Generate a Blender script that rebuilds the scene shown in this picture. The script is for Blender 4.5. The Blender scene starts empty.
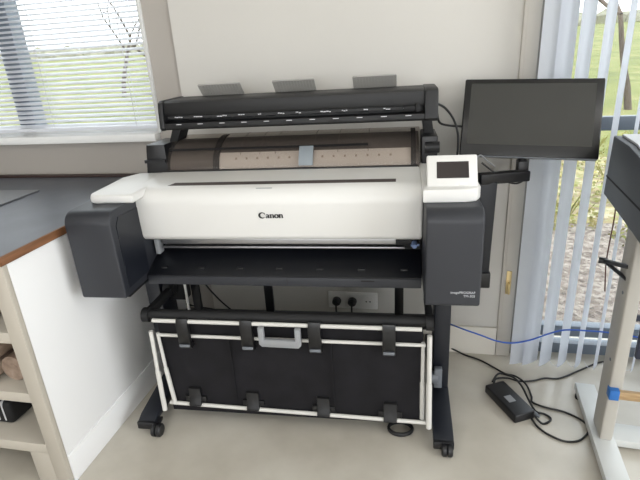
import bpy, bmesh, math, random
from mathutils import Vector, Matrix
random.seed(7)
S = bpy.context.scene
COL = S.collection
PI = math.pi

# ------------------------------------------------------------------ materials
def lin(c):
    return tuple(((v/255)/12.92 if v/255 <= .04045 else ((v/255+.055)/1.055)**2.4) for v in c)

def mat(name, rgb, rough=.5, metal=0., var=0., vscale=8., bump=0., bscale=60., coat=0., spec=.5):
    m = bpy.data.materials.new(name); m.use_nodes = True
    nt = m.node_tree; b = nt.nodes['Principled BSDF']
    c = lin(rgb)
    b.inputs['Base Color'].default_value = (*c, 1)
    b.inputs['Roughness'].default_value = rough
    b.inputs['Metallic'].default_value = metal
    b.inputs['Coat Weight'].default_value = coat
    b.inputs['Specular IOR Level'].default_value = spec
    tc = nt.nodes.new('ShaderNodeTexCoord')
    if var > 0:
        n = nt.nodes.new('ShaderNodeTexNoise'); n.inputs['Scale'].default_value = vscale; n.inputs['Detail'].default_value = 5
        r = nt.nodes.new('ShaderNodeValToRGB')
        r.color_ramp.elements[0].position = .3; r.color_ramp.elements[1].position = .7
        r.color_ramp.elements[0].color = (*[v*(1-var) for v in c], 1)
        r.color_ramp.elements[1].color = (*[min(1, v*(1+var)) for v in c], 1)
        nt.links.new(tc.outputs['Object'], n.inputs['Vector'])
        nt.links.new(n.outputs['Fac'], r.inputs['Fac']); nt.links.new(r.outputs['Color'], b.inputs['Base Color'])
    if bump > 0:
        n2 = nt.nodes.new('ShaderNodeTexNoise'); n2.inputs['Scale'].default_value = bscale; n2.inputs['Detail'].default_value = 3
        bp = nt.nodes.new('ShaderNodeBump'); bp.inputs['Strength'].default_value = bump; bp.inputs['Distance'].default_value = .003
        nt.links.new(tc.outputs['Object'], n2.inputs['Vector'])
        nt.links.new(n2.outputs['Fac'], bp.inputs['Height']); nt.links.new(bp.outputs['Normal'], b.inputs['Normal'])
    return m

def ramp_mat(name, stops, scale, rough, detail=8, stretch=(1,1,1), kind='noise', bump=0., spec=.5):
    m = bpy.data.materials.new(name); m.use_nodes = True
    nt = m.node_tree; b = nt.nodes['Principled BSDF']; b.inputs['Roughness'].default_value = rough
    b.inputs['Specular IOR Level'].default_value = spec
    tc = nt.nodes.new('ShaderNodeTexCoord'); mp = nt.nodes.new('ShaderNodeMapping'); mp.inputs['Scale'].default_value = stretch
    nt.links.new(tc.outputs['Object'], mp.inputs['Vector'])
    if kind == 'noise':
        n = nt.nodes.new('ShaderNodeTexNoise'); n.inputs['Scale'].default_value = scale; n.inputs['Detail'].default_value = detail
        out = n.outputs['Fac']
    else:
        n = nt.nodes.new('ShaderNodeTexVoronoi'); n.inputs['Scale'].default_value = scale
        sp = nt.nodes.new('ShaderNodeSeparateColor'); nt.links.new(n.outputs['Color'], sp.inputs['Color']); out = sp.outputs['Red']
    nt.links.new(mp.outputs['Vector'], n.inputs['Vector'])
    r = nt.nodes.new('ShaderNodeValToRGB')
    while len(r.color_ramp.elements) < len(stops): r.color_ramp.elements.new(.5)
    for e, (p, c) in zip(r.color_ramp.elements, stops):
        e.position = p; e.color = (*lin(c), 1)
    nt.links.new(out, r.inputs['Fac']); nt.links.new(r.outputs['Color'], b.inputs['Base Color'])
    if bump:
        bp = nt.nodes.new('ShaderNodeBump'); bp.inputs['Strength'].default_value = bump; bp.inputs['Distance'].default_value = .01
        nt.links.new(out, bp.inputs['Height']); nt.links.new(bp.outputs['Normal'], b.inputs['Normal'])
    return m

M = dict(
    floor=ramp_mat('polished_concrete', [(.28, (176,169,156)), (.5, (191,185,173)), (.72, (204,199,188))], 3.2, .22, 10, bump=.02),
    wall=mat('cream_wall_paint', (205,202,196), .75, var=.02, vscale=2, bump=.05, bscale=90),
    wallgrey=mat('taupe_wall', (174,168,161), .75, var=.02, vscale=2, bump=.05, bscale=90),  # darker tone for the left part of the back wall
    trim=mat('off_white_trim', (222,217,207), .5, var=.02, vscale=3),
    ceil=mat('ceiling_paint', (226,224,218), .85, var=.01, vscale=2),
    sill=mat('white_sill', (240,240,238), .35, var=.01, vscale=4),
    frame=mat('grey_window_frame', (120,130,142), .4, var=.03, vscale=5),
    sash=mat('grey_white_sash', (150,147,142), .45, var=.02, vscale=5),
    frame_w=mat('white_window_frame', (215,215,213), .4, var=.02, vscale=5),
    slat=mat('venetian_slat', (212,216,226), .35, var=.01, vscale=6),
    cord=mat('blind_cord', (200,200,205), .8, var=.05),
    white=mat('printer_white_plastic', (223,222,219), .38, var=.008, vscale=3, bump=.02, bscale=500),
    pod=mat('charcoal_plastic', (40,42,48), .45, var=.03, vscale=5, bump=.05, bscale=700),
    black=mat('black_plastic', (20,20,23), .4, var=.05, vscale=6, bump=.05, bscale=600),
    scan=mat('scanner_black_plastic', (17,17,19), .5, var=.05, vscale=6, bump=.04, bscale=600),
    deep=mat('matte_black', (14,14,16), .7, var=.1, vscale=9),
    navy=mat('dark_steel', (22,25,33), .42, metal=.0, var=.06, vscale=7),
    silver=mat('brushed_metal', (170,170,172), .3, metal=.9, var=.05, vscale=20),
    rod=mat('white_painted_rod', (206,204,199), .35, var=.02, vscale=9),
    fabric=ramp_mat('black_basket_fabric', [(.3, (19,18,21)), (.7, (28,27,31))], 14, .75, 6, bump=.1, spec=.25),
    clip=mat('black_clip', (17,17,19), .38, var=.05),
    grey=mat('light_grey_plastic', (146,148,151), .4, var=.03),
    midgrey=mat('mid_grey_plastic', (112,116,122), .45, var=.03),
    screen=mat('dark_screen_glass', (56,56,54), .12, var=.04, vscale=3),
    panelscreen=mat('panel_screen_glass', (48,42,42), .2, var=.04, vscale=3),
    bezel=mat('black_bezel', (17,17,18), .25, var=.05),
    paper=mat('roll_paper', (226,221,216), .7, var=.02, vscale=9),
    ink=mat('black_ink', (25,24,26), .6, var=.02),
    letter=mat('silver_lettering', (190,192,196), .5, var=.02),
    mark=mat('white_print', (205,205,208), .6, var=.02),
    top=ramp_mat('slate_worktop', [(.3, (74,77,86)), (.6, (86,89,98)), (.8, (96,99,106))], 6, .42, 8),
    mat_=mat('grey_cutting_mat', (118,119,122), .5, var=.04, vscale=4),
    wood=ramp_mat('wood_edge', [(.3, (100,66,42)), (.6, (134,92,62)), (.8, (152,110,78))], 5, .5, 8, stretch=(12,1,12)),
    panel=mat('white_laminate', (234,234,234), .42, var=.01, vscale=3),
    shelf=mat('beige_laminate', (184,177,165), .5, var=.015, vscale=3),
    kraft=ramp_mat('kraft_paper', [(.3, (128,108,94)), (.6, (160,140,124)), (.8, (178,160,145))], 9, .7, 6, stretch=(4,1,4), bump=.2),
    vane=mat('vertical_blind_fabric', (212,220,234), .7, var=.02, vscale=14),
    blue=mat('blue_cable', (34,88,186), .45, var=.05),
    cable=mat('black_cable', (18,18,20), .45, var=.05),
    redcable=mat('dark_red_cable', (86,44,38), .5, var=.05),
    brass=mat('brass', (206,184,136), .3, metal=.8, var=.05),
    steel=mat('pale_grey_painted_steel', (206,208,206), .45, var=.02, vscale=4),
    leg=mat('warm_grey_painted_steel', (178,174,166), .45, var=.02, vscale=4),
    body2=mat('slate_grey_casing', (78,81,87), .5, var=.03, vscale=4),
    lid2=mat('pale_grey_lid', (205,207,212), .45, var=.02, vscale=4),
    batten=ramp_mat('pine_batten', [(.3, (164,134,96)), (.7, (196,168,128))], 6, .6, 6, stretch=(2,14,14)),
    tape=mat('blue_tape', (40,104,176), .5, var=.06, vscale=30),
    socket=mat('socket_plastic', (243,242,239), .35, var=.01),
    gravel=ramp_mat('gravel', [(0, (92,80,72)), (.35, (136,122,112)), (.7, (168,158,148)), (1, (116,104,92))], 34, .9, kind='vor', bump=.4),
    lawn=ramp_mat('lawn', [(.3, (92,98,44)), (.5, (114,118,58)), (.7, (138,132,84))], 1.7, .9, 10, bump=.2),
    border=ramp_mat('planted_border', [(0, (120,104,84)), (.3, (150,134,96)), (.55, (122,128,60)), (.8, (176,164,140)), (1, (160,150,80))], 16, .9, kind='vor', bump=.4),
    bark=ramp_mat('bark', [(.3, (76,64,56)), (.7, (110,96,84))], 12, .9, 6, stretch=(1,1,.2), bump=.4),
    leaf=ramp_mat('spring_leaves', [(.3, (104,112,50)), (.5, (142,138,72)), (.7, (160,144,92))], 6, .8, 6),
    hedge=ramp_mat('hedge', [(.3, (110,106,90)), (.6, (140,138,116)), (.8, (160,156,134))], 2.2, .9, 9, bump=.5),
)
def alpha_mat(name, tint, rgb, fac, rough=.15):
    m = bpy.data.materials.new(name); m.use_nodes = True; nt = m.node_tree
    b = nt.nodes['Principled BSDF']; b.inputs['Base Color'].default_value = (*lin(rgb), 1); b.inputs['Roughness'].default_value = rough
    n = nt.nodes.new('ShaderNodeTexNoise'); n.inputs['Scale'].default_value = 3
    mr = nt.nodes.new('ShaderNodeMapRange'); mr.inputs['To Min'].default_value = fac*.95; mr.inputs['To Max'].default_value = fac*1.05
    nt.links.new(n.outputs['Fac'], mr.inputs['Value'])
    t = nt.nodes.new('ShaderNodeBsdfTransparent'); t.inputs['Color'].default_value = (*lin(tint), 1)
    mx = nt.nodes.new('ShaderNodeMixShader'); out = nt.nodes['Material Output']
    nt.links.new(mr.outputs['Result'], mx.inputs['Fac']); nt.links.new(t.outputs[0], mx.inputs[1]); nt.links.new(b.outputs[0], mx.inputs[2])
    nt.links.new(mx.outputs[0], out.inputs['Surface'])
    return m
def translucent(name, rgb, fac, rough=.6):
    m = mat(name, rgb, rough, var=.015, vscale=12); nt = m.node_tree; b = nt.nodes['Principled BSDF']
    t = nt.nodes.new('ShaderNodeBsdfTranslucent'); t.inputs['Color'].default_value = (*lin(rgb), 1)
    mx = nt.nodes.new('ShaderNodeMixShader'); mx.inputs['Fac'].default_value = fac
    nt.links.new(b.outputs[0], mx.inputs[1]); nt.links.new(t.outputs[0], mx.inputs[2]); nt.links.new(mx.outputs[0], nt.nodes['Material Output'].inputs['Surface'])
    return m
M['vane'] = translucent('vertical_blind_fabric', (235,237,241), .75)
M['slat'] = translucent('venetian_slat', (226,228,234), .12, .35)
M['smoke'] = alpha_mat('smoked_clear_plastic', (244,241,238), (112,106,102), .12, .18)
M['glass'] = alpha_mat('window_glass', (250,252,252), (200,210,215), .05, .03)
M['mesh'] = alpha_mat('ribbed_clear_guide', (228,228,226), (196,194,190), .55, .4)

# ------------------------------------------------------------------ mesh builder
class MB:
    def __init__(s): s.bm = bmesh.new()
    def box(s, x0, x1, y0, y1, z0, z1, bev=0, seg=2, rot=None):
        t = bmesh.new(); bmesh.ops.create_cube(t, size=1)
        for v in t.verts:
            v.co = Vector(((x0+x1)/2+v.co.x*(x1-x0), (y0+y1)/2+v.co.y*(y1-y0), (z0+z1)/2+v.co.z*(z1-z0)))
        if bev: bmesh.ops.bevel(t, geom=t.edges[:], offset=bev, segments=seg, profile=.5, affect='EDGES')
        return s.merge(t, rot)
    def merge(s, t, rot=None):
        if rot is not None: bmesh.ops.transform(t, matrix=rot, verts=t.verts)
        me = bpy.data.meshes.new('tmp'); t.to_mesh(me); t.free(); s.bm.from_mesh(me); bpy.data.meshes.remove(me)
        return s
    def prism(s, prof, a0, a1, axis='x', bev=0, seg=2, rot=None):
        """prof in the plane normal to axis: x->(y,z), y->(x,z), z->(x,y)"""
        t = bmesh.new()
        def P(u, v, a): return {'x': (a, u, v), 'y': (u, a, v), 'z': (u, v, a)}[axis]
        A = [t.verts.new(P(u, v, a0)) for u, v in prof]; B = [t.verts.new(P(u, v, a1)) for u, v in prof]
        fa = t.faces.new(A); fb = t.faces.new(B[::-1]); n = len(prof)
        for i in range(n): t.faces.new((A[i], B[i], B[(i+1) % n], A[(i+1) % n]))
        bmesh.ops.recalc_face_normals(t, faces=t.faces)
        if bev:
            ed = [e for f in (fa, fb) for e in f.edges]
            bmesh.ops.bevel(t, geom=list(set(ed)), offset=bev, segments=seg, profile=.5, affect='EDGES')
        return s.merge(t, rot)
    def tube(s, pts, r, n=10, caps=True):
        pts = [Vector(p) for p in pts]; t = bmesh.new(); rings = []
        rr = r if isinstance(r, (list, tuple)) else [r]*len(pts)
        up = None
        for i, p in enumerate(pts):
            d = (pts[min(i+1, len(pts)-1)]-pts[max(i-1, 0)]).normalized()
            if up is None: up = d.orthogonal().normalized()
            up = (up-d*up.dot(d)).normalized() if (up-d*up.dot(d)).length > 1e-6 else d.orthogonal().normalized()
            w = d.cross(up)
            rings.append([t.verts.new(p+(up*math.cos(2*PI*k/n)+w*math.sin(2*PI*k/n))*rr[i]) for k in range(n)])
        for a, b in zip(rings, rings[1:]):
            for k in range(n): t.faces.new((a[k], a[(k+1) % n], b[(k+1) % n], b[k]))
        if caps: t.faces.new(rings[0][::-1]); t.faces.new(rings[-1])
        bmesh.ops.recalc_face_normals(t, faces=t.faces)
        return s.merge(t)
    def quad(s, *p):
        s.bm.faces.new([s.bm.verts.new(q) for q in p]); return s
    def build(s, name, m, parent=None, smooth=True, matx=None):
        me = bpy.data.meshes.new(name); 
        if matx is not None: bmesh.ops.transform(s.bm, matrix=matx, verts=s.bm.verts)
        s.bm.to_mesh(me); s.bm.free()
        me.materials.append(m if not isinstance(m, str) else M[m])
        if smooth:
            for p in me.polygons: p.use_smooth = True
            try: me.set_sharp_from_angle(angle=math.radians(38))
            except Exception: pass
        o = bpy.data.objects.new(name, me); COL.objects.link(o)
        if parent: o.parent = parent
        return o

def arc(cx, cy, rx, ry, a0, a1, n=8):
    return [(cx+rx*math.cos(math.radians(a0+(a1-a0)*i/n)), cy+ry*math.sin(math.radians(a0+(a1-a0)*i/n))) for i in range(n+1)]
def spline(pts, n=8):
    P = [Vector(p) for p in pts]; P = [P[0]*2-P[1]]+P+[P[-1]*2-P[-2]]; out = []
    for i in range(1, len(P)-2):
        for k in range(n):
            t = k/n; a, b, c, d = P[i-1:i+3]
            out.append(.5*((2*b)+(c-a)*t+(2*a-5*b+4*c-d)*t*t+(3*b-a-3*c+d)*t**3))
    out.append(P[-2]); return out
def tag(o, label, cat, group=None):
    o['label'] = label; o['category'] = cat
    if group: o['group'] = group
    return o
def empty(name, label, cat, loc=(0,0,0), rz=0, group=None):
    o = bpy.data.objects.new(name, None); COL.objects.link(o); o.location = loc; o.rotation_euler = (0,0,rz); o.empty_display_size = .05
    return tag(o, label, cat, group)
def struct(o): o['kind'] = 'structure'; return o
def copy_tree(o, parent=None):
    c = o.copy(); COL.objects.link(c)
    if parent: c.parent = parent
    for ch in list(o.children): copy_tree(ch, c)
    return c

# ------------------------------------------------------------------ camera (solved from the photo's vanishing points)
F = 485.
dn = Vector((78,-1260,-F)).normalized(); up = -dn
X = Vector((2970,-7,F)).normalized(); X = (X-up*X.dot(up)).normalized(); Y = up.cross(X)
R = Matrix((X, Y, up))                       # world <- camera
cam = bpy.data.cameras.new('camera'); co = bpy.data.objects.new('camera', cam); COL.objects.link(co)
co.matrix_world = Matrix.Translation((.4123,-1.3193,1.36)) @ R.to_4x4()
cam.sensor_fit = 'HORIZONTAL'; cam.sensor_width = 36; cam.lens = F/640*36; cam.clip_start = .02; cam.clip_end = 300
S.camera = co

# ------------------------------------------------------------------ the room.  back wall: 3 deg clockwise of the printer
WA = math.radians(-3); W0 = Vector((.867,.717,0))
WM = Matrix.Translation(W0) @ Matrix.Rotation(WA, 4, 'Z')     # (u along wall, v outward, z)
def wp(u, v, z): return WM @ Vector((u, v, z))
ZC = 2.7
XL, XR, YB = -4.2, 3.4, -4.6
struct(MB().box(XL-.2, XR+.2, YB-.2, .95, -.12, 0).build('floor', 'floor'))
struct(MB().box(XL-.2, XR+.2, YB-.2, 1.2, ZC, ZC+.1).build('ceiling', 'ceil'))
struct(MB().box(XL-.15, XL, YB, 1.2, 0, ZC).build('wall_left', 'wall'))
struct(MB().box(XR, XR+.15, YB, -3.2, 0, ZC).box(XR, XR+.15, -.3, .75, 0, ZC).box(XR, XR+.15, -3.2, -.3, 0, .25).box(XR, XR+.15, -3.2, -.3, 2.3, ZC).build('wall_right', 'wall'))
b = MB()
for y in (-3.2, -2.25, -1.3, -.35): b.box(XR+.03, XR+.09, y, y+.05, .25, 2.3)
b.box(XR+.03, XR+.09, -3.2, -.3, .25, .31).box(XR+.03, XR+.09, -3.2, -.3, 2.24, 2.3)
struct(b.build('added_side_window', 'frame_w'))  # unseen window, added so daylight can enter from the right
b = MB(); b.box(XL, XR, YB-.15, YB, 0, .9).box(XL, XR, YB-.15, YB, 2.3, ZC).box(XL, -2.6, YB-.15, YB, .9, 2.3).box(2.6, XR, YB-.15, YB, .9, 2.3)
struct(b.build('wall_rear', 'wall'))
fr = MB()
for x in (-2.6, -.9, .85, 2.55): fr.box(x, x+.05, YB-.1, YB-.04, .9, 2.3)
fr.box(-2.6, 2.6, YB-.1, YB-.04, .9, .95).box(-2.6, 2.6, YB-.1, YB-.04, 2.25, 2.3)
struct(fr.build('window_2', 'frame_w'))
# back wall pieces
UW0, UW1, ZW0, ZW1 = -3.65, -1.545, 1.03, 2.25        # left window opening
UD0, UD1, ZD1 = .10, 2.45, 2.35                        # glass door opening
b = MB()
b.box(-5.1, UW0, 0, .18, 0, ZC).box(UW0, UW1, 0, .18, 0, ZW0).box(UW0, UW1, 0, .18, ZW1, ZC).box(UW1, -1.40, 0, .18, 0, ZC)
struct(b.build('wall_back', 'wallgrey', matx=WM))
b = MB()
b.box(-1.40, -.012, -.012, .18, 0, ZC).box(-.012, UD1+.1, 0, .18, ZD1, ZC).box(UD1, 2.75, 0, .18, 0, ZC)
struct(b.build('wall_back_panel', 'wall', matx=WM))
struct(MB().box(-1.395, -.014, -.027, -.0125, 0, .143, .002).box(-.40, -.396, -.0278, -.027, 0, .143).build('baseboard_back', 'trim', matx=WM))
# door post (casing, sash)
struct(MB().box(-.012, .048, -.03, .14, 0, ZD1, .004).box(.0, .003, -.032, -.03, 0, ZD1).build('trim_1', mat('post_shade_toned', (194,189,180), .5, var=.02), matx=WM))  # shade on the pale door frame is mixed into this post colour
d1 = struct(MB().box(.049, .105, -.005, .10, 0, ZD1, .004).box(.062, .068, -.009, -.005, 0, ZD1).box(.085, .09, -.009, -.005, 0, ZD1)
            .box(UD1-.08, UD1, .02, .09, 0, ZD1, .003).build('door_1', 'sash', matx=WM))
MB().box(.105, UD1-.08, .03, .08, .0, .05).box(.105, UD1-.08, .03, .08, .088, .142, .003).box(.105, UD1-.08, .04, .075, 1.015, 1.068, .003)\
    .box(.105, UD1-.08, .03, .08, ZD1-.08, ZD1).box(1.28, 1.34, .03, .08, .05, ZD1-.08).build('door_rail', 'frame', d1, matx=WM)
MB().box(.105, UD1-.08, .055, .06, .05, ZD1-.08).build('door_glass', 'glass', d1, smooth=False, matx=WM)
MB().box(.006, .028, -.036, -.0305, .325, .435, .002).tube([(.017,-.036,.38),(.017,-.055,.38)], .006).box(.012, .022, -.062, -.052, .335, .385, .003).build('door_handle', 'brass', d1, matx=WM)
# left window: frame, mullions, glass, sill
w1 = struct(MB().box(UW0, UW1, .05, .12, ZW0, ZW0+.06).box(UW0, UW1, .05, .12, ZW1-.06, ZW1).box(UW0, UW0+.06, .05, .12, ZW0, ZW1)
            .box(UW1-.035, UW1, .05, .12, ZW0, ZW1).build('window_1', 'frame_w', matx=WM))
MB().box(-2.325, -2.235, .045, .125, ZW0+.05, ZW1-.05, .003).box(-2.93, -2.86, .045, .125, ZW0+.05, ZW1-.05, .003).build('window_mullion', 'frame', w1, matx=WM)
MB().box(UW0+.05, UW1-.03, .08, .085, ZW0+.05, ZW1-.05).build('window_glass', 'glass', w1, smooth=False, matx=WM)
MB().box(UW0-.02, UW1-.0, -.045, .06, 1.030, 1.064, .004).build('window_sill', 'sill', w1, matx=WM)
MB().box(UW1, UW1+.016, -.012, .05, 1.064, ZW1, .003).build('window_casing', 'frame_w', w1, matx=WM)

# ------------------------------------------------------------------ venetian blind
vb = empty('venetian_blind', 'white horizontal venetian blind with slats half open over the left window', 'blind', wp(-2.6, -.005, 1.07), WA)
VX0, VX1 = UW0+.02+2.6, UW1-.004+2.6
b = MB(); z = .038; sw = .027; n = 0
while z < 1.12:
    a = math.radians(25)
    dy, dz = sw/2*math.cos(a), sw/2*math.sin(a)
    pr = [(-dy, -dz), (0, .0022), (dy, dz), (dy, dz-.0008), (0, .0012), (-dy, -dz-.0008)]
    b.prism([(.024+u, z+v) for u, v in pr], VX0, VX1, 'x'); z += .0212; n += 1
b.build('slats', 'slat', vb)
MB().box(VX0, VX1, .01, .038, .012, .028, .003).build('bottom_rail', 'slat', vb)
MB().box(VX0, VX1, .0, .045, 1.13, 1.175, .003).build('headrail', 'slat', vb)
b = MB()
for x in (VX0+.15, VX1-.95, VX1-.11, VX1-.55):
    for yy in (.012, .037): MB().tube([(x, yy, .02), (x, yy, 1.14)], .0012, 5).build('ladder_cord', 'cord', vb)

# ------------------------------------------------------------------ vertical blind
vr = empty('vertical_blind', 'pale blue-white vertical blind with vanes turned open across the glass door', 'blind', wp(.0, -.08, 0), WA)
MB().box(.02, 2.4, -.03, .02, 2.36, 2.41, .004).build('headrail', 'sill', vr)
us = [.055, .108, .176, .250, .320, .393]; 
while us[-1] < 2.25: us.append(us[-1]+.073)
for i, u in enumerate(us):
    ang = math.radians([26, 36, 45, 52, 58, 62, 64][min(i, 6)])
    w = .089; t = bmesh.new()
    rows = [(0.022), 2.36]; ns = 6; front = []
    for zz in rows:
        l = []
        for k in range(ns+1):
            q = k/ns; c = math.sin(q*PI)*.006
            px, py = q*w*math.cos(ang)+c*math.sin(ang), q*w*math.sin(ang)-c*math.cos(ang)
            l.append(t.verts.new((u-.02+px, -.045+py, zz)))
        front.append(l)
    for k in range(ns): t.faces.new((front[0][k], front[0][k+1], front[1][k+1], front[1][k]))
    r = bmesh.ops.solidify(t, geom=t.faces[:], thickness=.0012)
    o = MB(); o.merge(t); o.build('vane', 'vane', vr)
b = MB()
for i in range(2, len(us)-1):
    p0 = Vector((us[i]+.03, .0, .035)); p1 = Vector((us[i+1]-.01, -.03, .035))
    MB().tube([p0.lerp(p1, k/6)+Vector((0,0,-.022*math.sin(PI*k/6))) for k in range(7)], .0012, 5).build('bead_chain', 'cord', vr)

# ------------------------------------------------------------------ LARGE FORMAT PRINTER
pr = empty('large_format_printer', 'white and charcoal large format printer on a black stand with catch basket', 'printer')
XI, XO = .487, .647
def pod(sx):
    p = [(0,.645)]+arc(.008,.641,.008,.008,180,270,4)+[(.44,.633),(.44,.932)]+arc(.042,.890,.042,.042,90,180,8)
    b = MB(); b.prism(p, min(sx*XI, sx*XO), max(sx*XI, sx*XO), 'x', bev=.006, seg=3)
    return b.build('end_cover', 'pod', pr)
pl, prr = pod(-1), pod(1)
pl['label'] = 'charcoal end cover at the printer left end'; prr['label'] = 'charcoal end cover with model lettering below the touch panel'
# recessed inner frame + feet of the left end cover
MB().prism([(.03,.66),(.17,.66),(.17,.90),(.05,.905),(.03,.88)], -XI, -XI+.002, 'x').build('inner_plate', 'navy', pl)
MB().box(-.60,-.49,.03,.4,.624,.633,.002).build('bottom_flange', 'black', pl)
MB().box(.49,.60,.03,.4,.624,.633,.002).build('bottom_flange', 'black', prr)
# white shoulders
o_ = [(-.457,.110),(-.59,.105),(-.612,.113),(-.625,.135),(-.636,.36),(-.60,.43),(-.457,.435)]
MB().prism(o_, .931, .962, 'z', bev=.011, seg=4).build('white_shoulder', 'white', pr)
o_ = [(.481,.078),(.60,.078),(.635,.09),(.648,.12),(.648,.40),(.60,.45),(.481,.45)]
MB().prism(o_, .931, .972, 'z', bev=.006, seg=3).build('white_shoulder', 'white', pr)
# front cover with carrying groove
prof = [(.40,.80),(.225,.772)]+arc(.205,.80,.03,.03,250,190,4)+[(.171,.90)]+arc(.226,.905,.055,.055,180,100,8)+[(.255,.9635),(.40,.968)]
fc = MB().prism(prof, -.495, .4855, 'x', bev=.008, seg=3).build('front_cover', 'white', pr)
# groove: dark tapered strip lying in the curved top
b = MB()
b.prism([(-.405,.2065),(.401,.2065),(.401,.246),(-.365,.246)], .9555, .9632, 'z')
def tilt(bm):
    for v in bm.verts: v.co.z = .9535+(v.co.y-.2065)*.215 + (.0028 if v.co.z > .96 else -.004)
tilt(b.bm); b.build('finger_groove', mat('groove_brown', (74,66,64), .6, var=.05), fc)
MB().box(-.06,-.005,.196,.2,.9525,.954).build('crease_mark', 'grey', fc)
MB().box(-.476,.476,.402,.418,.90,.972,.003).build('rear_lip', 'black', pr)
# maker lettering on the cover (serif strokes)
def stroke(mb, pts, ws, th=.0012):
    n = len(pts); L, Rr = [], []
    for i, (x, z) in enumerate(pts):
        a = pts[max(i-1,0)]; c = pts[min(i+1,n-1)]; d = Vector((c[0]-a[0], c[1]-a[1])).normalized()
        w = ws[i]/2 if isinstance(ws, list) else ws/2
        L.append((x-d.y*w, z+d.x*w)); Rr.append((x+d.y*w, z-d.x*w))
    for i in range(n-1):
        mb.prism([L[i], L[i+1], Rr[i+1], Rr[i]], 0, th, 'y')
lg = MB()
C_ = [(.5+.5*math.cos(math.radians(a)), .5+.5*math.sin(math.radians(a))) for a in range(52, 313, 13)]
n_ = len(C_); stroke(lg, [(x*.95,z) for x,z in C_], [.10+.22*math.sin(PI*i/(n_-1))**1.5 for i in range(n_)])
stroke(lg, [(.82,.98),(.84,.66)], .09)
def la(ox):
    stroke(lg, [(ox+.08,.52),(ox+.2,.64),(ox+.38,.64),(ox+.46,.5),(ox+.46,.02)], [.12,.1,.14,.22,.22]); stroke(lg, [(ox+.42,.06),(ox+.62,.03)], .1)
    stroke(lg, [(ox+.46,.38),(ox+.2,.32),(ox+.07,.18),(ox+.16,.04),(ox+.3,.05),(ox+.44,.16)], [.08,.13,.18,.16,.1,.07])
def ln(ox):
    stroke(lg, [(ox+.15,.68),(ox+.15,0)], .2); stroke(lg, [(ox-.02,.66),(ox+.2,.68)], .08); stroke(lg, [(ox,.03),(ox+.32,.03)], .07)
    stroke(lg, [(ox+.2,.5),(ox+.36,.66),(ox+.5,.62),(ox+.55,.48),(ox+.55,0)], [.07,.12,.16,.2,.2]); stroke(lg, [(ox+.42,.03),(ox+.72,.03)], .07)
def lo(ox):
    pts = [(ox+.32+.26*math.cos(math.radians(a)), .34+.32*math.sin(math.radians(a))) for a in range(0, 361, 20)]
    stroke(lg, pts, [.10+.13*abs(math.cos(math.radians(a))) for a in range(0, 361, 20)])
la(.98); ln(1.64); lo(2.38); ln(3.05)
sc_ = .0865/3.78
lg.build('logo', 'ink', fc, smooth=False, matx=Matrix.Translation((-.050,.1695,.8575)) @ Matrix.Diagonal((sc_*.95,1,.0185,1)))
def text(s, size, m, parent, mtx, ext=.0004, name='lettering', align='RIGHT'):
    c = bpy.data.curves.new('t', 'FONT'); c.body = s; c.size = size; c.extrude = ext; c.align_x = align
    o = bpy.data.objects.new('t', c); COL.objects.link(o); dg = bpy.context.evaluated_depsgraph_get()
    me = bpy.data.meshes.new_from_object(o.evaluated_get(dg)); bpy.data.objects.remove(o); me.name = name
    me.transform(mtx); me.materials.clear(); me.materials.append(M[m])
    q = bpy.data.objects.new(name, me); COL.objects.link(q); q.parent = parent; return q
RX = Matrix.Rotation(PI/2, 4, 'X')
text('imagePROGRAF', .0105, 'letter', prr, Matrix.Translation((.632,-.0005,.676)) @ RX)
text('TM-305', .0105, 'letter', prr, Matrix.Translation((.632,-.0005,.6645)) @ RX)
# touch panel
tp = MB()
Mt = Matrix.Translation((.567,.118,.956)) @ Matrix.Rotation(math.radians(-33), 4, 'X')
tp.box(-.074,.073,-.012,.012,.0,.110,.005,3, rot=Mt)
tp.prism([(.135,.965),(.20,.965),(.20,1.035),(.185,1.035)], .51, .625, 'x')
tpo = tp.build('touch_panel', 'white', pr)
MB().box(-.045,.048,-.0132,-.0118,.036,.088,.0005,1, rot=Mt).build('screen', 'panelscreen', tpo)
MB().box(.02,.044,-.0136,-.0118,.014,.022,.0006,1, rot=Mt).build('button', mat('pale_button', (245,245,245), .3, var=.01), tpo)
# inner rails, rollers, exit guide
MB().box(-.484,.484,.27,.31,.66,.80).build('inner_housing', 'deep', pr)
MB().box(-.45,.43,.236,.262,.737,.757,.002).box(-.45,.43,.232,.26,.722,.729,.002).build('paper_rail', 'silver', pr)
MB().box(-.478,-.462,.225,.262,.70,.772,.002).build('rail_bracket', 'grey', pr)
MB().box(.40,.468,.23,.262,.735,.757,.003).build('carriage_stop', 'deep', pr)
b = MB(); b.tube([(.462,.205,.742),(.462,.235,.745)], [.008,.010], 12); b.tube([(.45,.215,.742),(.478,.215,.744)], .004, 8)
b.build('release_lever', mat('blue_grey_lever', (112,132,172), .4, var=.03), pr)
b = MB(); b.prism([(.30,.712),(.265,.704),(.165,.660),(.150,.652),(.150,.625),(.165,.612),(.30,.612)], -.485, .485, 'x', bev=.002)
eg = b.build('exit_guide', mat('blue_black_plastic', (14,16,22), .4, var=.05), pr)
for x in [-.43+.143*i for i in range(7)]:
    MB().box(x-.012,x+.012,.175,.185,.664,.671,.001).build('guide_rib', 'black', eg)
MB().box(-.484,.484,.1475,.1515,.616,.648,.001).build('lip_strip', 'pod', eg)
MB().box(.03,.0315,.1468,.1485,.617,.647).build('lip_joint', 'deep', eg)
MB().box(.285,.33,.1465,.1485,.637,.642).build('lip_mark', 'deep', eg)
MB().box(-.482,.482,.30,.42,.60,.96,.004).box(-.62,.62,.44,.60,.62,.94,.004).build('chassis', 'deep', pr)
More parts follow.
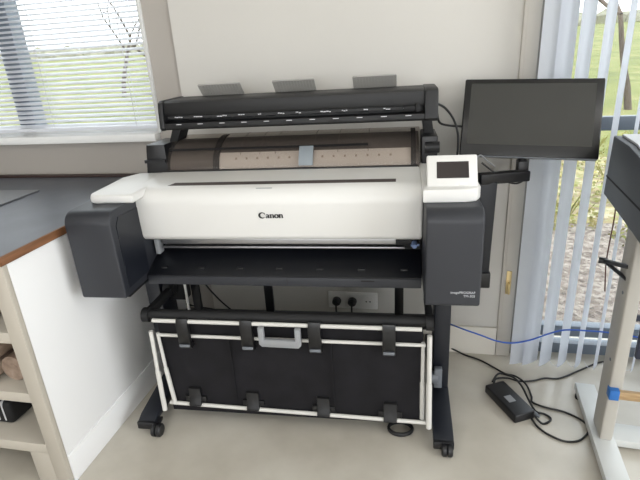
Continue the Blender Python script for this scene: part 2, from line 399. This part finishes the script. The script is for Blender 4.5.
# roll holder ends + smoked cover
MB().prism([(-.572,.935),(-.478,.935),(-.478,1.068),(-.552,1.068)], .43, .60, 'y', bev=.003).box(-.565,-.48,.42,.5,1.0,1.012).build('roll_holder_end', 'black', pr)
MB().box(.49,.545,.43,.60,.94,1.068,.004).tube([(.50,.425,1.03),(.55,.425,1.03)], .02, 14).build('roll_holder_end', 'black', pr)
outer = arc(.575,.962,.16,.118,180,82,14); inner = arc(.575,.962,.157,.115,82,180,14)
rc = MB().prism(outer+inner, -.474, .486, 'x').build('roll_cover', 'smoke', pr)
b = MB()
for x in (-.18,-.105,-.045,.10,.19,.30):
    o2 = arc(.575,.962,.1615,.1195,150,84,8); i2 = arc(.575,.962,.1605,.1185,84,150,8)
    MB().prism(o2+i2, x-.0009, x+.0009, 'x').build('cover_seam', mat('seam_brown', (74,62,56), .5, var=.03), rc)
b = MB(); o2 = arc(.575,.962,.1625,.1205,140,136,2); i2 = arc(.575,.962,.1605,.1185,136,140,2)
b.prism(o2+i2, -.474, .30, 'x'); b.build('cover_edge', 'ink', rc)
b = MB(); o2 = arc(.575,.962,.163,.121,172,138,6); i2 = arc(.575,.962,.1605,.1185,138,172,6)
b.prism(o2+i2, .045, .098, 'x'); b.build('cover_label', mat('pale_blue_grey_label', (140,148,154), .5, var=.02), rc)  # small pale label stuck on the roll cover
b = MB(); o2 = arc(.575,.962,.1565,.1145,180,86,10); i2 = arc(.575,.962,.153,.111,86,180,10)
b.prism(o2+i2, -.29, -.266, 'x'); b.build('cover_end_band', 'ink', rc); MB().prism(o2+i2, .453, .470, 'x').build('cover_end_band', 'ink', rc)
MB().prism(arc(.575,.962,.148,.106,182,143,8)+[(.60,.962)], -.268, .452, 'x').build('paper_roll_face', 'paper', pr)
MB().prism(arc(.575,.962,.143,.101,182,82,12)+[(.60,.962)], -.47, .482, 'x').build('paper_path_plate', mat('paper_path_brown', (104,98,95), .6, var=.04), pr)
for x in [-.20+.0415*i for i in range(15)]:
    o2 = arc(.575,.962,.1492,.1072,158,154,2); i2 = arc(.575,.962,.147,.105,154,158,2)
    MB().prism(o2+i2, x-.004, x+.003, 'x').build('scale_mark', mat('faint_brown_mark', (176,164,155), .7, var=.02), pr)
# stand: legs, feet, casters
for sx in (-1, 1):
    MB().box(sx*.572-.03, sx*.572+.03, .31, .43, .08, .632, .004).build('stand_leg', 'navy', pr)
    f = MB(); f.prism([(.07,.026),(.07,.052),(.10,.066),(.31,.098),(.70,.098),(.70,.04),(.11,.04)], sx*.568-.036, sx*.568+.036, 'x', bev=.005)
    fo = f.build('stand_foot', 'navy', pr)
    MB().box(sx*.568-.036, sx*.568+.036, .060, .075, .022, .054, .004).build('foot_end_cap', 'black', fo)
    for cx, cy in ((-.520, .058) if sx < 0 else (.580, .060), (sx*.568, .66)):
        k = MB(); r0 = .026; hw = .019
        k.tube([(cx-hw,cy,r0),(cx-hw+.004,cy,r0),(cx-.003,cy,r0),(cx-.003,cy,r0-.0),(cx+.003,cy,r0),(cx+hw-.004,cy,r0),(cx+hw,cy,r0)], [r0-.004,r0,r0,r0-.006,r0,r0,r0-.004], 18)
        if cy < .1: k.box(min(cx,sx*.555)-.004,max(cx,sx*.555)+.004,cy+.016,cy+.05,.036,.05,.003)
        else: k.tube([(cx,cy,.03),(cx,cy,.05)], .009, 10)
        k.build('caster', 'black', fo)
b = MB(); b.tube([(.535,.29,.16),(.56,.29,.16)], .024, 12); b.box(.545,.575,.275,.30,.12,.205,.003); b.build('locking_knob', 'midgrey', pr)
MB().box(-.54,.54,.47,.50,.26,.32,.003).build('stand_crossbar', 'navy', pr)
for x in (-.462, -.135, .411): MB().box(x-.018, x+.018, .452, .468, .24, .61, .002).build('support_post', 'black', pr)
MB().box(-.545,-.465,.37,.42,.43,.61,.004).build('basket_bracket', 'deep', pr)
MB().box(-.463,-.455,.360,.368,.26,.60).build('support_rod', 'rod', pr)
b = MB(); b.tube([(-.53,.34,.50),(-.505,.34,.50)], .035, 18); b.tube([(-.505,.34,.50),(-.49,.34,.50)], .02, 14); b.build('pivot_hub', 'deep', pr)
# catch basket
cb = MB()
path = [(.132,.50),(.120,.13),(.123,.075),(.15,.052),(.36,.09),(.42,.16),(.44,.28)]
pin = [(y+(.003 if i < 3 else 0), z+.003) for i, (y, z) in enumerate(path)][::-1]
cb.prism(path+pin, -.472, .492, 'x')
for x in (-.20, .175): cb.box(x-.003, x+.003, .1165, .122, .14, .42)
bk = cb.build('catch_basket', 'fabric', pr)
b = MB()
b.tube([(-.50,.125,.505),(.512,.125,.506)], .019, 14)
b.build('top_rail', 'deep', bk)
for sx, x in ((-1,-.50),(1,.512)): 
    MB().tube([(x-.012,.12,.504),(x+.012,.12,.504)], .027, 18).box(x-.012,x+.012,.105,.305,.49,.52,.003).build('rail_end_cap', 'deep', bk)
def rod(a, c, r): return MB().tube([a, c], r, 12).build('rod', 'rod', bk)
rod((-.470,.098,.494),(.486,.098,.490),.0075)
rod((-.462,.112,.425),(.50,.112,.42),.0065)
rod((-.472,.11,.119),(.508,.11,.0945),.0075)
rod((-.487,.10,.448),(-.493,.10,.27),.0075); rod((-.493,.10,.27),(-.496,.10,.09),.0095)
rod((-.466,.108,.436),(-.462,.108,.28),.0065); rod((-.462,.108,.28),(-.452,.108,.125),.0085)
rod((.512,.10,.465),(.514,.10,.27),.0085); rod((.514,.10,.27),(.517,.10,.082),.0105)
rod((.492,.12,.425),(.492,.12,.26),.0065); rod((.492,.12,.26),(.493,.125,.10),.0085)
for x in (-.355,-.118,.125,.378):
    ck = MB().prism([(.092,.507),(.083,.485),(.085,.398),(.096,.382),(.118,.384),(.118,.396),(.101,.402),(.101,.48),(.115,.50)], x-.022, x+.022, 'x', bev=.002).build('clip', 'clip', bk)
    MB().box(x-.019,x+.019,.080,.086,.396,.406,.001).build('clip_latch', 'midgrey', ck)
for x, z0 in ((-.365,.140),(-.135,.134),(.135,.126),(.38,.118)):
    ck = MB().prism([(.124,z0+.052),(.112,z0+.048),(.108,z0+.0),(.098,z0-.012),(.097,z0-.022),(.118,z0-.024),(.124,z0-.01)], x-.024, x+.024, 'x', bev=.002).build('lower_clip', 'clip', bk)
    MB().box(x-.042,x+.042,.113,.122,z0-.012,z0+.012,.002).build('clip_base', 'clip', ck)
h = MB()
h.prism([(-.072,.488),(-.072,.424),(-.062,.414),(.068,.412),(.078,.422),(.078,.486),(.058,.486),(.058,.440),(-.052,.442),(-.052,.488)], .074, .092, 'y', bev=.003)
h.build('pull_handle', 'grey', bk)
# ------------------------------------------------------------------ SCANNER above the printer
sc = empty('wide_format_scanner', 'black wide format scanner bar mounted above the printer roll cover', 'scanner', (0,.5,1.07))
def L(pts, dy=.5, dz=1.07): return [(y-dy, z-dz) for y, z in pts]
SX0, SX1 = -.464, .541
p = L([(.402,1.126),(.394,1.134),(.394,1.150),(.402,1.152),(.45,1.152),(.45,1.174),(.410,1.175),(.405,1.186),(.412,1.222),(.425,1.228),(.60,1.229),(.625,1.21),(.625,1.13)])
so = MB().prism(p, SX0+.02, SX1-.045, 'x', bev=.002).build('housing', 'scan', sc)
pe = L([(.400,1.124),(.392,1.134),(.398,1.19),(.407,1.224),(.422,1.2305),(.60,1.2315),(.628,1.212),(.628,1.128)])
MB().prism(pe, SX0, SX0+.02, 'x', bev=.004).build('end_cap', 'scan', sc)
MB().prism(pe, SX1-.045, SX1, 'x', bev=.004).build('end_cap', 'scan', sc)
b = MB(); b.box(SX0+.03, SX1-.10, -.057, -.052, .09, .106); b.tube([(SX0+.03,-.07,.098),(SX1-.12,-.07,.098)], .006, 8); b.build('feed_slot', 'deep', sc)
for x in [SX0+.09+i*.083 for i in range(11)]: MB().tube([(x-.018,-.072,.098),(x+.018,-.072,.098)], .0085, 12).build('feed_roller', 'black', sc)
b = MB(); rr = random.Random(3)
for i in range(11):
    x = SX0+.075+i*.083
    b.box(x-.009,x+.011,-.1064,-.1055,.0745,.0770)                    # edge ticks on the lower lip
b.build('guide_mark', 'mark', sc)
b = MB()
for i in range(12):
    x = SX0+.06+i*.076+rr.uniform(-.012,.012)
    for k in range(rr.randint(2, 4)):
        w = rr.uniform(.004,.010); zz = .0985+rr.uniform(-.0016,.0016)
        t = bmesh.new(); b.box(x, x+w, -.0828, -.0820, zz-.0016, zz+.0016); x += w+.0015
b.build('size_mark', 'mark', sc)
MB().box(SX0+.025,SX1-.11,-.0822,-.06,.0935,.1035).build('mark_strip', 'scan', sc)
for x in [SX0+.12+i*.17 for i in range(5)]: MB().box(x, x+.05, -.1068, -.105, .066, .0685).build('lip_notch', 'deep', sc)
MB().box(SX1-.115,SX1-.055,-.096,-.05,.09,.106,.002).box(SX1-.075,SX1-.06,-.1,-.09,.086,.115,.002).build('end_sensor', 'deep', sc)
for x0, x1, xt0, xt1 in ((-.488,-.455,-.462,-.425),(.50,.535,.49,.525)):
    MB().prism([(x0,-.003),(x1,-.003),(xt1,.06),(xt0,.06)], .0, .09, 'y', bev=.002).build('support_arm', 'deep', sc)
for x0, x1 in ((-.356,-.188),(-.06,.098),(.243,.40)):
    b = MB(); mt = Matrix.Translation(((x0+x1)/2, .105, .148)) @ Matrix.Rotation(math.radians(46), 4, 'X')
    w = (x1-x0)/2-.0
    b.box(-w, w, -.0015, .0015, -.004, .080, rot=mt)
    for i in range(15): b.box(-w+i*2*w/14-.0012, -w+i*2*w/14+.0012, -.004, -.0015, -.004, .080, rot=mt)
    b.box(-w, w, -.004, .0015, .076, .0805, rot=mt)
    b.build('return_guide', 'mesh', sc)

# ------------------------------------------------------------------ MONITOR + its arm
mo = empty('touch_monitor', 'black wide touch monitor tilted back on an arm right of the printer', 'monitor', (.868,.532,1.104))
MM = Matrix.Rotation(-.135,4,'Z') @ Matrix.Rotation(-.387,4,'X') @ Matrix.Rotation(.033,4,'Y')
MB().box(-.23,.23,0,.022,-.14,.14,.005,3, rot=MM).build('bezel', 'bezel', mo)
MB().box(-.207,.205,-.0012,.004,-.098,.122, rot=MM).build('screen', 'screen', mo)
MB().box(-.17,.17,.02,.042,-.11,.10,.01,2, rot=MM).build('back_housing', 'black', mo)
MB().box(-.226,.226,.002,.022,-.1425,-.137,.001,1, rot=MM).build('lower_edge', 'midgrey', mo)
ar = empty('monitor_stand', 'black post and arm holding the monitor beside the printer end', 'bracket', (.72,.44,.50))
MB().prism([(-.028,0),(.026,0),(.034,.40),(-.038,.40)], -.02, .03, 'y', bev=.004).build('post', 'navy', ar)
MB().box(-.075,.032,-.03,.02,-.012,.05,.004).build('post_foot', 'black', ar)
MB().box(-.08,-.03,-.02,.03,.33,.37,.003).build('side_bracket', 'black', ar)
MB().box(-.03,.150,-.022,.018,.392,.43,.005, rot=Matrix.Rotation(math.radians(14),4,'Z')).build('arm', 'black', ar)
b = MB(); b.box(.112,.148,.040,.085,.385,.46,.005); b.tube([(.130,.065,.45),(.135,.085,.50),(.143,.122,.545)], .014, 12); b.box(-.04,.04,-.004,.004,-.03,.03,.002, rot=Matrix.Translation((.143,.126,.548)) @ MM)
b.build('pivot_bracket', 'black', ar)
tag(MB().tube(spline([(.70,.45,.965),(.745,.44,.93),(.79,.45,.895),(.83,.46,.885),(.858,.47,.905),(.862,.5,.95)]), .0032, 8).build('monitor_cable', 'cable'),
    'thin black cable drooping under the monitor arm', 'cable')
tag(MB().tube(spline([(.672,.42,.972),(.69,.435,.995),(.715,.45,.975),(.75,.47,.945)]), .0025, 8).build('monitor_lead', 'grey'),
    'short pale lead looping beside the touch panel and monitor arm', 'cable')
tag(MB().tube(spline([(.5445,.50,1.17),(.575,.52,1.15),(.605,.53,1.11),(.622,.53,1.06),(.625,.53,1.0),(.62,.53,.95)]), .0042, 8).build('scanner_cable', 'cable'),
    'black cable arching down from the scanner right end', 'cable')
tag(MB().tube(spline([(.5445,.51,1.14),(.556,.53,1.10),(.59,.55,1.085),(.65,.57,1.075),(.70,.60,1.06)]), .0042, 8).build('scanner_cable', 'cable'),
    'black cable running level from the scanner right end towards the monitor', 'cable')

# ------------------------------------------------------------------ wall sockets and plugs
ws = empty('wall_socket', 'triple white wall socket under the printer', 'socket', wp(-.675,-.0122,.25), WA)
MB().box(-.118,.118,-.010,0,-.043,.043,.003).build('socket_plate', 'socket', ws)
for x in (-.075, 0, .075):
    k = MB(); k.tube([(x,-.010,0),(x,-.0145,0)], .027, 22); k.box(x-.036,x+.036,-.0125,-.0095,-.037,.037,.002); o = k.build('socket_insert', 'socket', ws)
    if x > .05: MB().tube([(x-.009,-.0135,0),(x-.009,-.0152,0)], .0035, 10).tube([(x+.009,-.0135,0),(x+.009,-.0152,0)], .0035, 10).tube([(x,-.014,.0),(x,-.0151,0)], .001, 6).build('socket_hole', 'deep', o)
for i, (u, nm) in enumerate(((-.75, 'black plug in the left hole of the triple wall socket'), (-.675, 'black plug in the middle hole of the triple wall socket'))):
    k = empty('power_plug', nm, 'plug', wp(u,-.027,.25), WA, 'black plugs in the wall socket')
    MB().tube([(0,0,0),(0,-.022,0),(0,-.03,-.004)], [.021,.02,.013], 16).build('plug_body', 'black', k)
    MB().tube(spline([(0,-.028,-.004),(.002,-.04,-.04),(.01,-.035,-.09),(.02+.02*i,-.03,-.16),(.03+.03*i,-.03,-.235)]), .004, 8).build('cord', 'cable', k)
tag(MB().tube(spline([wp(-1.535,-.05,.20),wp(-1.471,-.05,.188),wp(-1.38,-.05,.176),wp(-1.28,-.05,.14),wp(-1.2,-.06,.05),wp(-1.18,-.07,.01)]), .0035, 8).build('power_cable', 'cable'),
    'black cable sagging nearly level against the wall behind the printer left leg', 'cable')
tag(MB().tube(spline([wp(-1.45,-.05,.36),wp(-1.412,-.05,.32),wp(-1.381,-.05,.277),wp(-1.335,-.05,.222),wp(-1.273,-.05,.163),wp(-1.20,-.05,.09),wp(-1.1,-.06,.02)]), .004, 8).build('power_cable', 'cable'),
    'black cable hanging steeply against the wall behind the printer stand left side', 'cable')
COILX, COILY = .417, .165
coil = [(COILX+.045*math.cos(a), COILY+.035*math.sin(a), .006+.004*(a/(2*PI))) for a in [i*PI/10 for i in range(61)]]
tag(MB().tube(coil, .005, 8).build('cable_coil', 'cable'), 'coil of black cable on the floor behind the catch basket', 'cable')

# ------------------------------------------------------------------ power adapter and floor cables
ax, ay = .846, .345
ang = math.atan2(.293-.466, .919-.84)
pa = empty('power_adapter', 'black power adapter brick with a white sticker lying on the floor', 'adapter', (ax,ay,0), ang)
MB().box(-.100,.098,-.044,.044,.001,.038,.005,3).build('casing', 'black', pa)
MB().box(-.012,.026,-.018,.012,.0378,.0386).build('sticker', 'grey', pa)
def floor_pts(*p): return spline(p)
tag(MB().tube(spline([(.655,.705,.02),(.715,.675,.006),(.778,.638,.006),(.83,.585,.006),(.869,.541,.008),(.908,.52,.012),(.938,.47,.012),(.945,.40,.006),(.94,.365,.005),(.981,.338,.005),(1.048,.315,.005),(1.099,.27,.005),(1.104,.223,.005),(1.056,.169,.005),(1.002,.159,.005),(.953,.189,.005),(.925,.225,.006),(.912,.262,.010)], 10), .0040, 8).build('power_cable', 'cable'),
    'long black cable from the wall looping wide past the adapter brick on the floor', 'cable')
tag(MB().tube(spline([(.805,.452,.02),(.825,.495,.014),(.876,.512,.006),(.921,.496,.005),(.98,.505,.005),(1.029,.525,.005),(1.091,.53,.005),(1.191,.593,.005),(1.295,.659,.005),(1.36,.665,.005)], 8), .0040, 8).build('power_cable', 'cable'),
    'black cable running from the adapter brick right towards the glass door', 'cable')
tag(MB().tube(spline([(.918,.270,.024),(.945,.245,.005),(.970,.253,.005),(.985,.275,.005),(.970,.297,.005),(.94,.31,.006),(.92,.34,.03),(.905,.40,.05),(.89,.47,.04),(.86,.52,.02),(.83,.505,.03),(.800,.455,.028)], 8), .0042, 8).build('adapter_cable', 'cable'),
    'black lead curled in a small ring at the adapter near end', 'cable')
tag(MB().tube([(.921,.300,.014),(.945,.276,.009)], [.009,.006], 10).build('cable_connector', 'midgrey'), 'grey cable connector on the floor at the adapter near end', 'connector')
tag(MB().tube(spline([wp(-.23,-.05,.17),wp(-.172,-.13,.193),wp(-.099,-.13,.168),wp(-.026,-.13,.142),wp(.036,-.13,.137),wp(.108,-.13,.157),wp(.176,-.13,.192),wp(.24,-.13,.216),wp(.336,-.13,.218),wp(.42,-.13,.214),wp(.526,-.13,.198),wp(.8,-.13,.12)], 8), .0035, 8).build('network_cable', 'blue'),
    'blue network cable strung across the bottom of the vertical blind', 'cable')

# ------------------------------------------------------------------ workbench at the left (3 deg turned)
TB = empty('shelf_cabinet', 'white and beige open shelf cabinet left of the printer', 'cabinet', (-.716,-.185,0), WA)
DEP, WID = .93, 1.75
MB().box(-.02,0,.001,DEP,.115,.84,.001).build('side_panel', 'panel', TB)
MB().box(-.02,.004,0.001,DEP,0,.115,.002).build('side_plinth', 'panel', TB)
MB().box(-.055,-.0005,-.018,.0,.0,.84,.001).build('stile', 'shelf', TB)
MB().box(-WID,-WID+.055,-.018,.0,.0,.84,.001).build('stile', 'shelf', TB)
MB().box(-WID,-WID+.02,0,DEP,0,.84).build('side_panel', 'shelf', TB)
for z0, z1 in ((.575,.614),(.349,.386),(.134,.174)):
    MB().box(-WID+.02,-.021,-.016,DEP-.3,z0,z1,.001).build('shelf', 'shelf', TB)
MB().box(-.13,-.056,-.017,.05,0,.134,.001).build('plinth_block', 'shelf', TB)
MB().box(-WID+.02,-.021,DEP-.3,DEP-.285,.134,.84).build('back_panel', 'shelf', TB)
MB().box(-WID+.055,-.056,-.017,.0,.80,.84,.001).build('top_rail', 'shelf', TB)
wt = empty('worktop', 'dark slate worktop with wood edging on the shelf cabinet', 'worktop', (-.716,-.185,.84), WA)
MB().box(-2.2,-.0,-.02,.955,.0005,.030).build('top_surface', 'top', wt)
MB().box(0,.008,-.02,.955,.004,.0302,.001).box(-2.2,.008,-.028,-.02,.004,.0302,.001).build('edging', 'wood', wt)
MB().box(-2.2,0,.925,.955,.030,.040,.001).build('rear_strip', mat('dark_wood_strip', (52,34,30), .5, var=.1), wt)
tag(MB().box(-2.0,-1.148,-.10,.50,.8705,.8765,.001).build('cutting_mat', 'mat_', None, matx=Matrix.Rotation(math.radians(-1),4,'Z')), 'thin grey cutting mat lying on the worktop', 'mat')
# contents of the shelves
def roll(x, z, r, y0, y1, label, m='kraft', grp=None, dx=0):
    o = empty('paper_roll', label, 'paper roll', (-.716+x, -.185+y0, z), WA, 'brown paper rolls on the cabinet shelves')
    MB().tube([(0,0,0),(dx,y1-y0,0)], r, 20).build('paper', m, o)
    MB().tube([(0,-.001,0),(0,.004,0)], r*.4, 14).build('core', 'kraft', o)
    return o
roll(-.150,.3875+.046,.046,.05,.60,'brown paper roll on the middle shelf nearest the white side panel')
roll(-.248,.3875+.050,.050,.02,.58,'fat brown paper roll on the middle shelf second from the side panel')
roll(-.345,.3875+.044,.044,.06,.60,'brown paper roll on the middle shelf furthest from the side panel')
roll(-.196,.3875+.127,.036,.03,.58,'brown paper roll topmost of the middle shelf pile')
roll(-.19,.6155+.040,.040,.05,.55,'brown paper roll on the upper shelf under the worktop')
tg = empty('sample_bag', 'black bag with pale stripes on the lower shelf', 'bag', (-1.03,-.06,.176), WA)
MB().box(-.12,.08,-.06,.3,0,.10,.02,3).build('bag_body', 'deep', tg)
MB().box(.02,.03,-.062,.3,.02,.1008,.002).box(.05,.056,-.062,.3,.02,.1006,.002).build('bag_stripe', 'mark', tg)

# ------------------------------------------------------------------ second machine at the right edge
sm = empty('floor_standing_machine', 'grey cased machine on pale steel legs cut off by the right edge', 'machine', (1.125,.17,0), math.radians(-7))
f1 = MB().box(-.036,.036,-.42,.285,.012,.042,.002).build('foot_bar', 'steel', sm)
MB().tube([(-.022,.24,0),(-.022,.24,.013)], .018, 14).build('foot_pad', 'deep', f1); MB().tube([(.0,-.38,0),(.0,-.38,.013)], .018, 14).build('foot_pad', 'deep', f1)
f2 = MB().box(.964,1.036,-.42,.285,.012,.042,.002).build('foot_bar', 'steel', sm)
MB().tube([(1.0,.24,0),(1.0,.24,.013)], .018, 14).build('foot_pad', 'deep', f2); MB().tube([(1.0,-.38,0),(1.0,-.38,.013)], .018, 14).build('foot_pad', 'deep', f2)
MB().box(-.016,.024,-.034,.066,.042,.84,.006,3).build('leg', 'leg', sm)
MB().box(.976,1.016,-.034,.066,.042,.84,.006,3).build('leg', 'leg', sm)
MB().box(.036,.964,-.025,.065,.014,.042,.002).build('cross_bar', 'steel', sm)
bd = MB().prism([(.288,.842),(.272,1.047),(.10,1.045),(-.10,1.02),(-.30,.96),(-.30,.80),(-.05,.822)], -.04, 1.05, 'x', bev=.004, seg=2).build('casing', 'body2', sm)
MB().prism([(.2855,.905),(.285,.911),(-.305,.90),(-.305,.894)], -.0408, 1.0508, 'x').build('seam', 'deep', bd)
MB().prism([(.245,1.048),(.245,1.056),(.10,1.054),(-.09,1.030),(-.30,.97),(-.30,.962),(-.10,1.022),(.10,1.047)], -.022, 1.04, 'x', bev=.001).build('lid', 'lid2', bd)
b = MB(); b.box(-.020,.03,-.030,.062,.80,.845,.004); b.tube([(-.027,.0,.825),(-.012,.0,.825)], .012, 14); b.build('pivot_bracket', 'midgrey', sm)
b = MB(); b.tube([(-.012,.0,.690),(-.038,.16,.640)], .008, 10); b.tube([(-.012,.0,.648),(-.036,.14,.642)], .007, 10); b.tube([(-.03,.157,.640),(-.055,.163,.641)], .011, 10)
b.build('hook_arm', 'black', sm)
for z in (.35, .60): MB().tube([(-.0175,.003,z),(-.015,.003,z)], .006, 10).build('bolt', 'midgrey', sm)
MB().box(.055,.95,.0,.02,.36,.72,.004).box(.03,.06,.005,.015,.5,.52).build('rear_panel', mat('dark_blue_panel', (40,44,60), .5, var=.04), sm)
b = MB(); b.box(-.008,1.02,-.053,-.035,.232,.262,.003); bt = b.build('batten', 'batten', sm)
MB().box(-.018,.012,-.0555,-.02,.228,.266,.003).build('tape', 'tape', bt)
tag(MB().tube(spline([(1.15,.42,.83),(1.148,.41,.76),(1.142,.40,.68),(1.14,.395,.60),(1.145,.38,.50)], 6), .0022, 6).build('hanging_cable', 'redcable'), 'thin dark red wire hanging below the grey casing at right', 'cable')

# ------------------------------------------------------------------ outdoors
struct(MB().box(-40, 40, 1.0, 2.7, -.16, -.06).build('ground_gravel', 'gravel'))
struct(MB().box(-40, 40, 2.7, 5.2, -.16, -.058).build('ground_border', 'border'))
BANK = .075
struct(MB().prism([(5.2,-.2),(5.2,-.055),(36,-.055+30.8*BANK),(70,2.2),(70,-.2)], -70, 70, 'x').build('ground_lawn', 'lawn'))
def branches(mb, p, d, l, r, depth, rng):
    pts = [p]; cur = p.copy(); dd = d.copy()
    for i in range(4):
        dd = (dd+Vector((rng.uniform(-.18,.18), rng.uniform(-.18,.18), rng.uniform(-.06,.12)))).normalized()
        cur = cur+dd*l/4; pts.append(cur.copy())
    mb.tube(pts, [r*(1-.45*i/4) for i in range(5)], 5 if depth < 3 else 8, caps=False)
    if depth == 0: return
    for k in range(rng.choice((2, 3, 3))):
        ax_ = Vector((rng.uniform(-1,1), rng.uniform(-1,1), rng.uniform(-.3,.6))).normalized()
        nd = (dd*.7+ax_*.75).normalized()
        branches(mb, pts[rng.choice((2,3,4,4))], nd, l*rng.uniform(.6,.8), r*.55, depth-1, rng)
def tree(x, y, h, seed, label):
    t = empty('bare_tree', label, 'tree', (x,y,-.06+max(0,y-5.2)*BANK), 0, 'bare trees on the lawn outside')
    rng = random.Random(seed); mb = MB(); branches(mb, Vector((0,0,0)), Vector((rng.uniform(-.1,.1),0,1)), h*.34, h*.014, 5, rng); mb.build('branches', 'bark', t)
    return t
tree(-4.9, 9.5, 4.2, 12, 'bare branching tree on the lawn seen through the left window, nearer right')
tree(-7.6, 12.5, 5.0, 5, 'bare branching tree on the lawn seen through the left window beyond the mullion')
tree(3.4, 12.5, 5.0, 3, 'bare tree with spreading branches behind the vertical blind, nearest the monitor')
tree(4.3, 8.0, 4.6, 4, 'bare tree with spreading branches behind the vertical blind, above the grey cased machine')
tree(6.0, 19.0, 5.0, 8, 'distant bare tree far behind the vertical blind')
def clump(x, y, h, seed, label):
    rng = random.Random(seed); mb = MB()
    for i in range(260):
        a = rng.uniform(0, 2*PI); q = rng.random()**.5*.24; z_ = h*rng.random()*(1-(q/.26)**2)
        p0 = Vector((q*math.cos(a), q*math.sin(a), z_)); d_ = Vector((rng.uniform(-1,1), rng.uniform(-1,1), rng.uniform(-.2,1))).normalized()*rng.uniform(.025,.05)
        e_ = d_.orthogonal().normalized()*rng.uniform(.008,.016)
        mb.quad(p0, p0+d_*.5+e_, p0+d_, p0+d_*.5-e_)
    for i in range(9):
        a = rng.uniform(0, 2*PI); mb.tube([(0,0,0),(.08*math.cos(a),.08*math.sin(a),h*.5),(.16*math.cos(a),.16*math.sin(a),h*.8)], .004, 4)
    o = mb.build('garden_plant', 'leaf', smooth=False); o.location = (x,y,-.062)
    return tag(o, label, 'plant', 'yellow green plants on the gravel')
for i, (x, y, h) in enumerate(((1.75,2.7,.35),(2.35,3.4,.4),(1.95,4.2,.45),(2.95,3.1,.4),(2.6,4.7,.45),(3.5,4.2,.45),(1.4,3.5,.4),(3.3,5.3,.4),(2.2,2.3,.25),(2.3,5.6,.4))):
    clump(x, y, h, 20+i, 'yellow green garden plant growing on the gravel outside the glass door')
b = MB(); rng = random.Random(11)
for i in range(60):
    x = -32+i*1.1; t = bmesh.new(); bmesh.ops.create_icosphere(t, subdivisions=2, radius=1)
    for v in t.verts: v.co = Vector((v.co.x*1.3, v.co.y*1.0, max(-.1, v.co.z)*rng.uniform(.6,.9)))*(1+rng.uniform(-.12,.12))
    b.merge(t, Matrix.Translation((x, 34+rng.uniform(-1,1), 2.05)))
hd = b.build('hedgerow', 'hedge'); tag(hd, 'pale hazy hedgerow far across the lawn', 'hedge'); hd['kind'] = 'stuff'

# ------------------------------------------------------------------ light: overcast sky, rear windows, added side and ceiling fill
w = bpy.data.worlds.new('overcast'); S.world = w; w.use_nodes = True
nt = w.node_tree; bg = nt.nodes['Background']
tc = nt.nodes.new('ShaderNodeTexCoord'); sp = nt.nodes.new('ShaderNodeSeparateXYZ'); rp = nt.nodes.new('ShaderNodeValToRGB')
nt.links.new(tc.outputs['Generated'], sp.inputs[0]); nt.links.new(sp.outputs['Z'], rp.inputs['Fac'])
rp.color_ramp.elements[0].color = (.96,.98,1,1); rp.color_ramp.elements[1].color = (.89,.945,1,1)
nt.links.new(rp.outputs['Color'], bg.inputs['Color']); bg.inputs['Strength'].default_value = 4.0
def area(name, loc, rot, sx, sy, pw, col=(1,1,1)):
    l = bpy.data.lights.new(name, 'AREA'); l.shape = 'RECTANGLE'; l.size = sx; l.size_y = sy; l.energy = pw; l.color = col
    o = bpy.data.objects.new(name, l); COL.objects.link(o); o.location = loc; o.rotation_euler = rot; return o
area('rear_window_daylight', (0, YB-.2, 1.6), (math.radians(90),0,0), 5.0, 1.4, 45, (.97,.98,1))
area('added_side_fill', (XR+.25, -1.75, 1.3), (math.radians(90),0,math.radians(90)), 2.8, 2.0, 62, (.93,.97,1))  # added fill from the right, brightens the cabinet side panel and floor
area('added_ceiling_fill', (-1.1,-1.9,ZC-.03), (0,0,0), 1.2, .6, 15, (1,.98,.955))  # added overhead fill
area('added_ceiling_fill', (2.6,-1.4,ZC-.03), (0,0,0), 1.2, .6, 15, (1,.98,.955))  # second added overhead fill, likewise without a fitting
S.view_settings.view_transform = 'Standard'; S.view_settings.look = 'None'; S.view_settings.gamma = 1; S.view_settings.use_curve_mapping = False
S.view_settings.exposure = -.1
S.cycles.use_denoising = True
S.cycles.max_bounces = 10; S.cycles.transparent_max_bounces = 16; S.cycles.sample_clamp_indirect = 6
